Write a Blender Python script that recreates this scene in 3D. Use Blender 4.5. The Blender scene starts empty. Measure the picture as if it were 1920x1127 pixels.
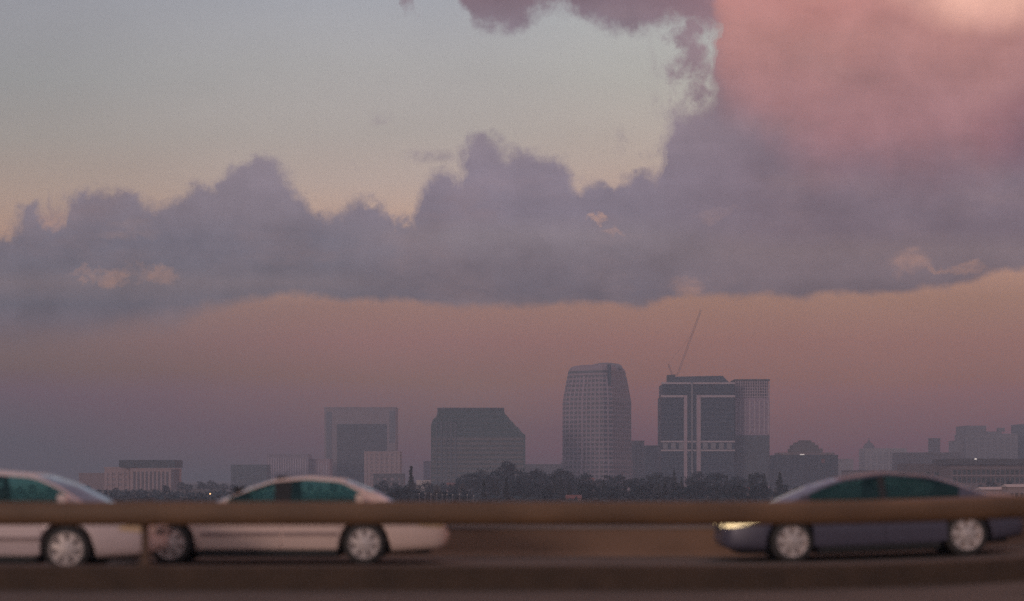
import bpy, math, random
import numpy as np
from mathutils import Vector, Matrix
R = math.radians
random.seed(7)
rng = np.random.RandomState(11)
S = bpy.context.scene
COL = S.collection
F = 3600.0            # focal length in photograph pixels (1920 wide)
CX, HY, EYE = 960.0, 895.0, 1.29

# ------------------------------------------------------------------ camera
cd = bpy.data.cameras.new('camera'); cam = bpy.data.objects.new('camera', cd); COL.objects.link(cam)
cam.location = (0, 0, EYE); cam.rotation_euler = (R(90), 0, 0)
cd.sensor_width = 36.0; cd.lens = 36.0 * F / 1920.0
cd.shift_y = (HY - 563.5) / 1920.0
cd.clip_start = 0.1; cd.clip_end = 30000
cd.dof.use_dof = True; cd.dof.focus_distance = 1700.0; cd.dof.aperture_fstop = 0.7
S.camera = cam
S.view_settings.view_transform = 'Standard'; S.view_settings.look = 'None'
S.view_settings.exposure = 0.0; S.view_settings.gamma = 1.0; S.view_settings.use_curve_mapping = False
S.cycles.use_denoising = False
S.cycles.max_bounces = 8; S.cycles.volume_bounces = 0; S.cycles.transparent_max_bounces = 16

def lin(r, g, b):
    f = lambda c: (c/255/12.92) if c/255 <= .04045 else ((c/255+.055)/1.055)**2.4
    return (f(r), f(g), f(b), 1.0)

# ------------------------------------------------------------------ sky
HAZE_K = 0.00039; HAZE_TOP = 190.0; HAZE_SIDE = 4300.0
HAZE_GLOW = (0.155, 0.137, 0.174)     # what the air itself adds, full depth
SUN_EL, SUN_AZ = R(7), R(215)
W = bpy.data.worlds.new('World'); S.world = W; W.use_nodes = True
nt = W.node_tree; nt.nodes.clear()
def nd(t, **kw):
    n = nt.nodes.new(t)
    for k, v in kw.items(): setattr(n, k, v)
    return n
def sock(inp, v):
    if isinstance(v, bpy.types.NodeSocket): nt.links.new(v, inp)
    elif isinstance(v, (tuple, list)) and len(v) == 3 and inp.type == 'RGBA': inp.default_value = (*v, 1)
    else: inp.default_value = v
def M(op, a, b=None, c=None, clamp=False):
    n = nd('ShaderNodeMath', operation=op, use_clamp=clamp); sock(n.inputs[0], a)
    if b is not None: sock(n.inputs[1], b)
    if c is not None: sock(n.inputs[2], c)
    return n.outputs[0]
def add(a, b): return M('ADD', a, b)
def sub(a, b): return M('SUBTRACT', a, b)
def mul(a, b): return M('MULTIPLY', a, b)
def sst(x, lo, hi):     # smooth step of x from lo to hi (either may be a socket)
    n = nd('ShaderNodeMapRange', interpolation_type='SMOOTHSTEP', clamp=True)
    sock(n.inputs['Value'], x); sock(n.inputs['From Min'], lo); sock(n.inputs['From Max'], hi)
    return n.outputs[0]
def mix(f, a, b):
    n = nd('ShaderNodeMix', data_type='RGBA', clamp_factor=True)
    sock(n.inputs[0], f); sock(n.inputs[6], a); sock(n.inputs[7], b)
    return n.outputs[2]
def fcurve(x, pts, x0, x1, y0, y1):
    n = nd('ShaderNodeFloatCurve'); c = n.mapping.curves[0]
    n.mapping.use_clip = False
    P = [((px-x0)/(x1-x0), (py-y0)/(y1-y0)) for px, py in pts]
    c.points[0].location = P[0]; c.points[1].location = P[-1]
    for p in P[1:-1]: c.points.new(*p)
    for p in c.points: p.handle_type = 'VECTOR'
    n.mapping.update()
    t = M('DIVIDE', sub(x, x0), x1-x0, clamp=True)
    sock(n.inputs['Value'], t)
    return add(mul(n.outputs[0], y1-y0), y0)
def ramp(x, stops, x0, x1, interp='LINEAR'):
    n = nd('ShaderNodeValToRGB'); e = n.color_ramp.elements; n.color_ramp.interpolation = interp
    while len(e) > 1: e.remove(e[-1])
    e[0].position = (stops[0][0]-x0)/(x1-x0); e[0].color = lin(*stops[0][1])
    for s, c in stops[1:]:
        q = e.new((s-x0)/(x1-x0)); q.color = lin(*c)
    sock(n.inputs[0], M('DIVIDE', sub(x, x0), x1-x0, clamp=True))
    return n.outputs[0]
def noise(vec, scale, detail=3, rough=.5, seed=0.0, dist=0.0):
    n = nd('ShaderNodeTexNoise', noise_dimensions='4D'); sock(n.inputs['Vector'], vec)
    n.inputs['W'].default_value = seed; n.inputs['Scale'].default_value = scale
    n.inputs['Detail'].default_value = detail; n.inputs['Roughness'].default_value = rough
    n.inputs['Distortion'].default_value = dist
    return sub(n.outputs[0], 0.5)
def xyz(a, b, c=0.0):
    n = nd('ShaderNodeCombineXYZ'); sock(n.inputs[0], a); sock(n.inputs[1], b); sock(n.inputs[2], c); return n.outputs[0]
tc = nd('ShaderNodeTexCoord'); sp = nd('ShaderNodeSeparateXYZ'); nt.links.new(tc.outputs['Generated'], sp.inputs[0])
dx, dy, dz = sp.outputs
ay = M('MAXIMUM', M('ABSOLUTE', dy), 0.02)
# bearing and height of a sky direction, in thousandths of the lens unit used for the survey of the clouds
AX = add(mul(M('DIVIDE', dx, ay), F), CX)
EY = sub(HY, mul(M('DIVIDE', dz, ay), F))
AX = M('MAXIMUM', M('MINIMUM', AX, 9000.0), -9000.0); EY = M('MAXIMUM', M('MINIMUM', EY, 2000.0), -9000.0)
P0 = xyz(mul(AX, .001), mul(EY, .001))
wA = noise(P0, 7, 3, .5, 1.3); wB = noise(P0, 17, 6, .58, 4.1)
wC = noise(P0, 7, 3, .5, 9.7); wD = noise(P0, 17, 6, .58, 6.4)
wF = noise(P0, 62, 5, .62, 15.2)
XW = add(AX, add(mul(wA, 46), mul(wB, 70)))
YW = add(EY, add(add(mul(wC, 34), mul(wD, 90)), mul(wF, 34)))
YS = add(EY, add(mul(wC, 26), mul(wD, 40)))
top_pts = [(-300,470),(0,447),(30,430),(42,388),(62,374),(78,385),(84,425),(118,428),(124,400),(104,362),(128,362),(172,350),(200,366),(232,348),
 (262,374),(290,396),(322,384),(360,356),(400,350),(424,338),(436,306),(470,294),(512,302),(536,326),(548,350),(572,366),(586,396),
 (612,414),(630,388),(668,376),(704,378),(724,402),(764,420),(776,430),(784,378),(842,362),(856,336),(838,300),(868,276),(906,250),(930,270),
 (948,292),(978,274),(1020,300),(1054,306),(1064,336),(1078,352),(1104,342),(1124,350),(1172,336),(1212,326),(1236,338),(1244,252),
 (1252,214),(1304,204),(1330,186),(1341,60),(1352,-200),(2300,-200)]
top_pts = sorted(set(top_pts))
TOP = fcurve(XW, top_pts, -300, 2300, -200, 700)
bot_pts = [(-300,650),(0,640),(100,636),(200,616),(330,604),(372,586),(384,572),(432,574),(452,562),(478,552),(600,553),(640,560),(700,558),
 (760,561),(830,570),(900,577),(960,573),(1060,566),(1150,571),(1200,571),(1250,562),(1300,554),(1400,557),(1500,553),(1600,549),
 (1700,545),(1780,540),(1826,524),(1856,512),(1920,506),(2300,500)]
BOT = fcurve(add(AX, mul(wB, 40)), bot_pts, -300, 2300, -200, 700)
left = sst(AX, 520, 300)
softb = add(11, mul(left, 26))
soft = add(add(13, mul(sst(AX, 1200, 1400), 10)), mul(sst(noise(P0, 11, 3, .5, 21.0), -.08, .2), 16))
TOP2 = fcurve(sub(XW, 8), top_pts, -300, 2300, -200, 700); TOP3 = fcurve(add(XW, 8), top_pts, -300, 2300, -200, 700)
body = mul(add(add(sst(YW, sub(TOP, soft), add(TOP, soft)), sst(YW, sub(TOP2, soft), add(TOP2, soft))), sst(YW, sub(TOP3, soft), add(TOP3, soft))), 1/3)
bank = M('MULTIPLY', body, sst(YS, add(BOT, softb), sub(BOT, softb)))
over_pts = [(-300,-100),(740,-100),(752,6),(772,14),(792,-30),(846,-30),(868,20),(884,44),(920,56),(958,58),(985,36),(1010,22),(1060,14),(1098,30),
            (1130,48),(1180,58),(1212,62),(1250,40),(1300,46),(1340,60),(1360,60),(2300,60)]
OVER = fcurve(XW, over_pts, -300, 2300, -200, 700)
over = sst(YW, add(OVER, 20), sub(OVER, 24))
# torn wisps beside the great cloud, and a few loose shreds
fil = add(noise(xyz(mul(AX, .0012), mul(EY, .001)), 19, 8, .62, 2.2, .15), mul(sst(AX, 1240, 1340), .10))
fil2 = noise(P0, 34, 5, .6, 5.5, .8)
def win(x, a, b, s): return mul(sst(x, a-s, a+s), sst(x, b+s, b-s))
wisp = mul(mul(win(AX, 1232, 1350, 26), win(EY, 15, 225, 30)), sst(fil, -.09, .17))
wisp2 = mul(mul(win(AX, 1160, 1246, 16), win(EY, 236, 290, 18)), sst(fil, .0, .2))
shred = mul(mul(win(AX, 700, 735, 16), win(EY, 212, 238, 14)), sst(fil2, -.1, .22))
shred2 = mul(mul(win(AX, 764, 850, 22), win(EY, 284, 302, 10)), sst(fil2, -.16, .14))
shred3 = mul(mul(win(AX, 660, 684, 8), win(EY, 306, 320, 6)), sst(fil2, -.1, .2))
loose = M('MAXIMUM', M('MAXIMUM', mul(wisp, .92), mul(wisp2, .6)), M('MAXIMUM', mul(shred, .5), M('MAXIMUM', mul(shred2, .6), mul(shred3, .35))))
wE = noise(xyz(mul(AX, .0007), mul(EY, .0014)), 24, 5, .6, 12.5, .5)
# gaps that let the evening light through
def blot(x, y, rx, ry, amp=.9):
    q = add(M('POWER', M('DIVIDE', sub(XW, x), rx), 2), M('POWER', M('DIVIDE', sub(YW, y), ry), 2))
    return mul(mul(sst(add(q, mul(wB, 3.0)), 1.6, -.1), amp), sst(wE, -.28, .16))
gaps = None
for b in ((100,410,26,24,.85),(165,512,34,9,.45),(252,516,84,15,.55),(310,520,34,14,.45),(1113,410,17,9,.8),(1150,432,26,7,.4),
          (1290,536,30,22,.45),(1340,400,40,9,.12),(1705,490,36,30,.4),(1790,502,60,10,.45),(245,428,60,18,.16)):
    g = blot(*b); gaps = g if gaps is None else M('MAXIMUM', gaps, g)
# clear sky behind the clouds
skyL = ramp(EY, [(-700,(140,150,170)),(0,(154,154,161)),(150,(153,152,153)),(260,(158,150,146)),(360,(168,148,139)),(440,(172,142,130)),(560,(133,115,116)),
   (620,(125,108,111)),(700,(113,97,101)),(800,(104,92,97)),(895,(98,89,95))], -700, 900)
skyM = ramp(EY, [(-700,(146,156,174)),(0,(167,168,175)),(120,(173,170,170)),(250,(174,165,161)),(340,(182,164,157)),(440,(190,156,140)),(575,(149,118,114)),
   (640,(142,110,111)),(720,(130,105,106)),(800,(116,99,101)),(895,(105,92,97))], -700, 900)
skyR = ramp(EY, [(-700,(150,150,165)),(0,(182,184,184)),(150,(180,176,170)),(300,(185,167,158)),(440,(190,150,135)),(560,(156,122,113)),
   (640,(146,111,109)),(720,(135,104,105)),(800,(122,99,100)),(895,(110,93,97))], -700, 900)
sky = mix(sst(AX, -100, 760), skyL, skyM); sky = mix(sst(AX, 800, 1350), sky, skyR)
mott = noise(xyz(mul(AX, .0007), mul(EY, .0016)), 4, 4, .5, 8.8)
# cloud colours
cl = ramp(EY, [(240,(142,131,140)),(330,(138,127,138)),(400,(130,120,131)),(450,(116,110,122)),(500,(114,108,119)),(530,(120,110,118)),(570,(107,102,113)),(620,(112,101,110)),(700,(114,100,106))], 200, 900)
cm = ramp(EY, [(0,(130,112,123)),(60,(134,122,133)),(240,(140,128,138)),(330,(135,124,137)),(400,(129,119,132)),(440,(133,122,131)),(500,(119,109,119)),(550,(110,102,113)),(600,(116,105,113)),(700,(122,104,109))], -10, 900)
cr = ramp(EY, [(0,(152,118,127)),(150,(148,118,125)),(230,(132,115,126)),(330,(126,111,123)),(430,(120,106,117)),(470,(126,111,118)),(510,(122,108,116)),(550,(114,102,111)),(700,(132,108,111))], -10, 900)
cloud = mix(sst(AX, 560, 860), cl, cm); cloud = mix(sst(AX, 1100, 1500), cloud, cr)
# rose light on the great cloud
bn = noise(xyz(mul(AX, .0013), mul(EY, .0008)), 5, 8, .56, 3.3, .5)
edge = add(add(EY, mul(bn, 150)), mul(sst(AX, 1340, 1900), -30))
lowlim = fcurve(AX, [(1300,-60),(1345,200),(1400,225),(1470,270),(1530,320),(1600,325),(1720,315),(1850,290),(1920,240),(2300,240)], 1300, 2300, -200, 700)
rose = mul(sst(add(XW, mul(bn, 60)), 1322, 1366), sst(edge, add(lowlim, 60), sub(lowlim, 110)))
rosecol = ramp(add(EY, mul(bn, 120)), [(-200,(220,165,150)),(0,(188,133,129)),(70,(177,129,126)),(160,(164,122,124)),(240,(158,118,123)),(330,(146,110,118))], -200, 400)
cloud = mix(mul(rose, .95), cloud, rosecol)
hot = sst(add(add(M('POWER', M('DIVIDE', sub(AX, 1900), 300), 2), M('POWER', M('DIVIDE', sub(EY, -45), 120), 2)), mul(bn, 1.0)), 1.15, -.3)
cloud = mix(mul(hot, mul(rose, .9)), cloud, lin(250, 196, 176)[:3])
dusk = sst(add(M('POWER', M('DIVIDE', sub(AX, 1960), 150), 2), M('POWER', M('DIVIDE', sub(EY, 250), 90), 2)), 1.3, 0)
cloud = mix(mul(dusk, .4), cloud, lin(130, 92, 108)[:3])
gapcol = mix(.35, sky, lin(190, 140, 122)[:3])
cloud = mix(gaps, cloud, gapcol)
cn = noise(P0, 9, 6, .55, 7.7)
puff = noise(xyz(mul(AX, .0009), mul(EY, .0013)), 13, 8, .6, 31.0, .35)
shade = add(add(1.0, mul(cn, .42)), add(mul(noise(xyz(mul(AX, .0004), mul(EY, .002)), 9, 5, .55, 2.9), .24), mul(puff, .28)))
cloud = mix(mul(sst(noise(xyz(mul(AX, .0006), mul(EY, .0014)), 7, 6, .6, 41.0), -.02, .22), .22), cloud, lin(152, 126, 126)[:3])
cloud_v = nd('ShaderNodeVectorMath', operation='SCALE'); sock(cloud_v.inputs[0], cloud); sock(cloud_v.inputs['Scale'], shade)
sky_v = nd('ShaderNodeVectorMath', operation='SCALE'); sock(sky_v.inputs[0], sky); sock(sky_v.inputs['Scale'], add(.955, mul(mott, .16)))
cover = M('MAXIMUM', M('MAXIMUM', bank, over), loose)
front = mix(cover, sky_v.outputs[0], cloud_v.outputs[0])
# allow for the air below the clouds: it dims and tints what lies behind it
v = M('MAXIMUM', dz, 0.0)
path = M('MINIMUM', M('DIVIDE', HAZE_TOP - EYE, M('MAXIMUM', dz, 0.001)), HAZE_SIDE)
T = M('EXPONENT', mul(path, -HAZE_K))
hz = nd('ShaderNodeVectorMath', operation='SCALE'); hz.inputs[0].default_value = HAZE_GLOW; sock(hz.inputs['Scale'], sub(1.0, T))
d1 = nd('ShaderNodeVectorMath', operation='SUBTRACT'); sock(d1.inputs[0], front); sock(d1.inputs[1], hz.outputs[0])
d2 = nd('ShaderNodeVectorMath', operation='SCALE'); sock(d2.inputs[0], d1.outputs[0]); sock(d2.inputs['Scale'], M('DIVIDE', 1.0, T))
d3 = nd('ShaderNodeVectorMath', operation='MAXIMUM'); sock(d3.inputs[0], d2.outputs[0]); d3.inputs[1].default_value = (.01, .01, .01)
# behind the photographer: the evening sky with the low sun's glow
st = nd('ShaderNodeTexSky', sky_type='NISHITA', sun_disc=False); st.sun_elevation = SUN_EL; st.sun_rotation = SUN_AZ
st.air_density = 2.0; st.dust_density = 4.0; st.ozone_density = 2.0
ns = nd('ShaderNodeVectorMath', operation='SCALE'); sock(ns.inputs[0], st.outputs[0]); ns.inputs['Scale'].default_value = 0.06
bk = mix(.8, ns.outputs[0], ramp(dz, [(-1,(90,80,86)),(0,(196,178,176)),(.3,(190,180,188)),(1,(160,165,182))], -1, 1))
full = mix(sst(dy, -.25, .1), bk, d3.outputs[0])
bg = nd('ShaderNodeBackground'); sock(bg.inputs[0], full); bg.inputs[1].default_value = 1.0
wo = nd('ShaderNodeOutputWorld'); nt.links.new(bg.outputs[0], wo.inputs[0])

# ------------------------------------------------------------------ sun (low, behind thin cloud)
sl = bpy.data.lights.new('sun', 'SUN'); sl.energy = 1.5; sl.angle = R(14); sl.color = (1.0, .80, .70)
so = bpy.data.objects.new('sun', sl); COL.objects.link(so)
sd = Vector((math.sin(SUN_AZ)*math.cos(SUN_EL), math.cos(SUN_AZ)*math.cos(SUN_EL), math.sin(SUN_EL)))
so.rotation_euler = (-sd).to_track_quat('-Z', 'Y').to_euler(); so.location = (0, -20, 60)

# ------------------------------------------------------------------ helpers
def X_(px, D): return (px - CX) / F * D
def Z_(py, D): return EYE + (HY - py) / F * D
def tag(o, label=None, cat=None, group=None, kind=None):
    if label: o['label'] = label
    if cat: o['category'] = cat
    if group: o['group'] = group
    if kind: o['kind'] = kind
    return o
def empty(name, loc, label=None, cat=None, group=None, rz=0.0, ry=0.0):
    o = bpy.data.objects.new(name, None); COL.objects.link(o); o.location = loc
    o.rotation_euler = (0, ry, rz); o.empty_display_size = .3
    return tag(o, label, cat, group)
def mesh(name, verts, faces, m, parent=None, smooth=False):
    me = bpy.data.meshes.new(name); me.from_pydata([tuple(map(float, v)) for v in verts], [], faces); me.update()
    me.materials.append(m)
    if smooth: me.polygons.foreach_set('use_smooth', [True]*len(me.polygons))
    o = bpy.data.objects.new(name, me); COL.objects.link(o); o.parent = parent
    return o
class MB:
    def __init__(s): s.v = []; s.f = []
    def quad(s, a, b, c, d):
        n = len(s.v); s.v += [a, b, c, d]; s.f.append((n, n+1, n+2, n+3))
    def box(s, x0, x1, y0, y1, z0, z1):
        n = len(s.v)
        s.v += [(x0,y0,z0),(x1,y0,z0),(x1,y1,z0),(x0,y1,z0),(x0,y0,z1),(x1,y0,z1),(x1,y1,z1),(x0,y1,z1)]
        s.f += [(n+3,n+2,n+1,n),(n+4,n+5,n+6,n+7),(n,n+1,n+5,n+4),(n+1,n+2,n+6,n+5),(n+2,n+3,n+7,n+6),(n+3,n,n+4,n+7)]
    def tube(s, a, b, r0, r1, n=8):
        a = Vector(a); b = Vector(b); d = (b-a).normalized()
        u = d.orthogonal().normalized(); w = d.cross(u); k = len(s.v)
        for p, r in ((a, r0), (b, r1)):
            for i in range(n):
                t = 2*math.pi*i/n; s.v.append(tuple(p + u*math.cos(t)*r + w*math.sin(t)*r))
        s.f += [(k+i, k+(i+1)%n, k+n+(i+1)%n, k+n+i) for i in range(n)]
        s.f += [tuple(k+n-1-i for i in range(n)), tuple(k+n+i for i in range(n))]
    def prism(s, poly, z0, z1, poly2=None):
        poly2 = poly2 or poly; n = len(poly); k = len(s.v)
        s.v += [(x, y, z0) for x, y in poly] + [(x, y, z1) for x, y in poly2]
        s.f += [(k+i, k+(i+1)%n, k+n+(i+1)%n, k+n+i) for i in range(n)]
        s.f += [tuple(k+n-1-i for i in range(n)), tuple(k+n+i for i in range(n))]
    def lathe(s, prof, n=32, axis='Y', c=(0,0,0)):
        k = len(s.v); m = len(prof)
        for i in range(n):
            t = 2*math.pi*i/n
            for r, h in prof:
                if axis == 'Y': s.v.append((c[0]+r*math.cos(t), c[1]+h, c[2]+r*math.sin(t)))
                else: s.v.append((c[0]+r*math.cos(t), c[1]+r*math.sin(t), c[2]+h))
        for i in range(n):
            for j in range(m-1):
                a = k+i*m+j; b = k+((i+1)%n)*m+j
                s.f.append((a, b, b+1, a+1))
    def build(s, name, m, parent=None, smooth=False): return mesh(name, s.v, s.f, m, parent, smooth)
MATS = {}
def mat(name, c, rough=.7, metal=0.0, var=.15, scale=3.0, coat=0.0, spec=.5, emit=None, es=0.0, bump=0.0, stretch=(1,1,1)):
    if name in MATS: return MATS[name]
    m = bpy.data.materials.new(name); m.use_nodes = True; n = m.node_tree; b = n.nodes['Principled BSDF']
    b.inputs['Roughness'].default_value = rough; b.inputs['Metallic'].default_value = metal
    b.inputs['Coat Weight'].default_value = coat; b.inputs['Coat Roughness'].default_value = .08
    b.inputs['Specular IOR Level'].default_value = spec
    t = n.nodes.new('ShaderNodeTexCoord'); mp = n.nodes.new('ShaderNodeMapping'); mp.inputs['Scale'].default_value = stretch
    nz = n.nodes.new('ShaderNodeTexNoise'); nz.inputs['Scale'].default_value = scale; nz.inputs['Detail'].default_value = 5
    n.links.new(t.outputs['Object'], mp.inputs[0]); n.links.new(mp.outputs[0], nz.inputs['Vector'])
    rp = n.nodes.new('ShaderNodeValToRGB'); e = rp.color_ramp.elements
    e[0].position = .3; e[1].position = .7
    e[0].color = (*[x*(1-var) for x in c], 1); e[1].color = (*[min(1, x*(1+var)) for x in c], 1)
    n.links.new(nz.outputs[0], rp.inputs[0]); n.links.new(rp.outputs[0], b.inputs['Base Color'])
    if bump:
        bp = n.nodes.new('ShaderNodeBump'); bp.inputs['Strength'].default_value = bump; bp.inputs['Distance'].default_value = .02
        n.links.new(nz.outputs[0], bp.inputs['Height']); n.links.new(bp.outputs[0], b.inputs['Normal'])
    if emit:
        b.inputs['Emission Color'].default_value = (*emit, 1); b.inputs['Emission Strength'].default_value = es
    MATS[name] = m; return m
def glass(name, tint, gl=.10, gcol=(.8,.85,.9)):
    if name in MATS: return MATS[name]
    m = bpy.data.materials.new(name); m.use_nodes = True; n = m.node_tree; n.nodes.clear()
    tr = n.nodes.new('ShaderNodeBsdfTransparent'); tr.inputs[0].default_value = (*tint, 1)
    gs = n.nodes.new('ShaderNodeBsdfGlossy'); gs.inputs['Roughness'].default_value = .03; gs.inputs['Color'].default_value = (*gcol, 1)
    fr = n.nodes.new('ShaderNodeLayerWeight'); fr.inputs[0].default_value = .2 if gl < .2 else .35
    ad = n.nodes.new('ShaderNodeMath'); ad.operation = 'ADD'; ad.inputs[1].default_value = gl; ad.use_clamp = True
    nz = n.nodes.new('ShaderNodeTexNoise'); nz.inputs['Scale'].default_value = 2.0
    mm = n.nodes.new('ShaderNodeMath'); mm.operation = 'MULTIPLY_ADD'; mm.inputs[1].default_value = .06
    n.links.new(nz.outputs[0], mm.inputs[0]); n.links.new(fr.outputs['Fresnel'], mm.inputs[2]); n.links.new(mm.outputs[0], ad.inputs[0])
    mx = n.nodes.new('ShaderNodeMixShader'); o = n.nodes.new('ShaderNodeOutputMaterial')
    n.links.new(ad.outputs[0], mx.inputs[0]); n.links.new(tr.outputs[0], mx.inputs[1]); n.links.new(gs.outputs[0], mx.inputs[2])
    n.links.new(mx.outputs[0], o.inputs[0]); MATS[name] = m; return m
def copy_tree(o, parent=None):
    c = o.copy(); COL.objects.link(c); c.parent = parent
    for ch in [x for x in list(bpy.data.objects) if x.parent == o]: copy_tree(ch, c)
    return c

asphalt = mat('asphalt', (.084,.062,.051), .85, var=.24, scale=1.2, bump=.3)
rust = mat('weathered_rail', (.142,.072,.036), .55, var=.26, scale=2.2, stretch=(.5,1,1))
postm = mat('post_steel', (.105,.058,.036), .7, var=.15)
kerbm = mat('brown_concrete', (.055,.030,.018), .85, var=.2, scale=3)
wallm = mat('far_barrier_concrete', (.19,.105,.068), .85, var=.14, scale=1.2, stretch=(.6,1,1))
capm = mat('barrier_cap', (.21,.16,.145), .7, var=.1)
field = mat('field', (.040,.038,.030), .95, var=.4, scale=.012)
GZ = -8.0

# ------------------------------------------------------------------ ground and freeway
def zr(x):    # the carriageway climbs a little to the right
    if x < 2.5: return 0.0
    if x < 8: return .0055*(x-2.5)**2
    if x < 16: return 0.1664 + .0605*(x-8)
    return 0.1664 + .0605*8
def yn(x):    # near guardrail bends gently away to the right
    return 22.0 + (.035*(x-1.5)**2 if x > 1.5 else 0.0) if x < 12 else 22.0 + .035*10.5**2
g = MB(); g.quad((-3880,-2980,GZ),(3880,-2980,GZ),(3880,4240,GZ),(-3880,4240,GZ)); tag(g.build('ground', field), kind='structure')
xs = [-70,-40,-20,-10] + [round(-8+.5*i, 2) for i in range(52)] + [24, 45, 70]
g = MB()
for a, b in zip(xs[:-1], xs[1:]):
    g.quad((a,-12,zr(a)),(b,-12,zr(b)),(b,34.2,zr(b)),(a,34.2,zr(a)))
    g.quad((a,34.2,zr(a)),(b,34.2,zr(b)),(b,34.2,-1.4),(a,34.2,-1.4))
    g.quad((a,-12,-1.4),(b,-12,-1.4),(b,-12,zr(b)),(a,-12,zr(a)))
tag(g.build('road', asphalt), kind='structure')
g = MB()
g.quad((-70,34.2,-1.4),(70,34.2,-1.4),(70,50,GZ),(-70,50,GZ)); g.quad((70,-12,-1.4),(-70,-12,-1.4),(-70,-28,GZ),(70,-28,GZ))
tag(g.build('embankment', field), kind='structure')
def sweep(name, prof, yf, m, parent, dz=0.0, smooth=False, x0=-70, x1=70):
    pts = [x for x in xs if x0 <= x <= x1]; V = []; Fc = []; n = len(prof)
    for x in pts:
        for py, pz in prof: V.append((x, yf(x)+py, zr(x)+pz+dz))
    for i in range(len(pts)-1):
        for j in range(n):
            Fc.append((i*n+j, (i+1)*n+j, (i+1)*n+(j+1)%n, i*n+(j+1)%n))
    Fc += [tuple(range(n)), tuple((len(pts)-1)*n+n-1-j for j in range(n))]
    return mesh(name, V, Fc, m, parent, smooth)
# painted lines
wh = mat('road_paint', (.42,.38,.34), .7, var=.3, scale=4)
lines = MB()
for yy, w in ((31.08,.10),):
    for a, b in zip(xs[:-1], xs[1:]): lines.quad((a,yy,zr(a)+.006),(b,yy,zr(b)+.006),(b,yy+w,zr(b)+.006),(a,yy+w,zr(a)+.006))
tag(lines.build('road_edge_line', wh), kind='structure')
# near guardrail: kerb, posts and one deep rounded rail
gr = empty('guardrail', (0,0,0), 'long brown guardrail with a rounded rail on a dark kerb, in front of the cars', 'guardrail')
prof = []
for k in range(20):
    t = 2*math.pi*k/20; c, s_ = math.cos(t), math.sin(t)
    prof.append((.085*math.copysign(abs(c)**.75, c), .875 + .135*math.copysign(abs(s_)**.8, s_)))
sweep('rail', prof, yn, rust, gr, smooth=True)
sweep('kerb', [(-.02,0),(.0,.235),(.03,.265),(.40,.27),(.43,.24),(.46,0)], yn, kerbm, gr)
for x in (-52.4,-40.4,-28.36,-16.3,-4.24,7.84,19.9,32.0,44.0):
    p = MB(); y = yn(x)+.14; p.box(x-.035,x+.035,y,y+.12,zr(x)+.2,zr(x)+.93); p.box(x-.10,x+.10,y-.04,y+.2,zr(x)+.272,zr(x)+.29)
    p.box(x-.05,x+.05,y-.1,y+.02,zr(x)+.82,zr(x)+.92); p.build('post', postm, gr)
    p = MB()
    for s2 in (-.17, .17): p.v += [(x+s2, yn(x+s2)+a*1.05, zr(x+s2)+.875+(b_-.875)*1.05) for a, b_ in prof]
    p.f = [(i, (i+1) % 20, 20+(i+1) % 20, 20+i) for i in range(20)]; p.build('splice', rust, gr, True)
# far barrier
fb = empty('concrete_barrier', (0,0,0), 'low brown concrete barrier with a pale top edge, behind the cars', 'barrier')
yf = lambda x: 31.3
sweep('wall', [(0,0),(.07,.09),(.12,.44),(.42,.44),(.5,0)], yf, wallm, fb)
sweep('coping', [(.10,.442),(.10,.485),(.45,.485),(.45,.442)], yf, capm, fb)

# ------------------------------------------------------------------ cars
def smooth_profile(pts, n, k):
    xs_ = np.linspace(pts[0][0], pts[-1][0], n); z = np.interp(xs_, [p[0] for p in pts], [p[1] for p in pts])
    pad = np.concatenate([np.full(k, z[0]), z, np.full(k, z[-1])]); ker = np.hanning(2*k+1); ker /= ker.sum()
    zz = np.convolve(pad, ker, 'same')[k:-k]; e = min(k, n//4)
    w = np.minimum(1, np.minimum(np.arange(n), np.arange(n)[::-1])/max(1, e)); return xs_, z*(1-w)+zz*w
black = mat('black_trim', (.012,.011,.012), .6, var=.1)
rubber = mat('tyre_rubber', (.045,.038,.036), .85, var=.15)
alloy = mat('wheel_alloy', (.64,.54,.51), .35, metal=.35, var=.08)
chrome = mat('chrome_trim', (.6,.58,.58), .2, metal=.9, var=.05)
seatm = mat('dark_upholstery', (.02,.02,.022), .9, var=.2)
plate = mat('plate_white', (.5,.5,.48), .5)
redl = mat('tail_lamp_red', (.25,.015,.012), .25, coat=.5)
def make_wheel(car, x, side, r, rim):
    hw = .105
    y = side*(car['hw']-.13); c = (x, y, r); s = side
    e = empty('wheel', (0,0,0)); e.parent = car; e.location = c
    t = MB(); t.lathe([(rim-.01,-hw),(r-.03,-hw),(r-.006,-hw*.75),(r,-hw*.4),(r,hw*.4),(r-.006,hw*.75),(r-.03,hw),(rim-.01,hw)], 40)
    t.build('tyre', rubber, e, True)
    q = MB(); o = s*hw
    q.lathe([(rim,o),(rim-.025,o),(rim-.035,o*.7),(rim-.04,o*.2)], 40)
    q.lathe([(.065,o*.9),(.05,o*.98),(.001,o*1.0)], 20); q.lathe([(.001,o*.15),(rim-.035,o*.15)], 32)
    for k in range(7):
        a = 2*math.pi*k/7 + .2; ca, sa = math.cos(a), math.sin(a)
        def P(rad, off, h): return (rad*ca - off*sa, h, rad*sa + off*ca)
        b = [P(.05,-.032,o*.92),P(.05,.032,o*.92),P(rim-.02,.045,o*.8),P(rim-.02,-.045,o*.8)]
        bb = [(v[0], v[1]-s*.03, v[2]) for v in b]; n = len(q.v); q.v += b+bb
        q.f += [(n,n+1,n+2,n+3),(n+7,n+6,n+5,n+4),(n,n+3,n+7,n+4),(n+1,n+5,n+6,n+2),(n+3,n+2,n+6,n+7)]
    q.build('rim', alloy, e)
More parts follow.
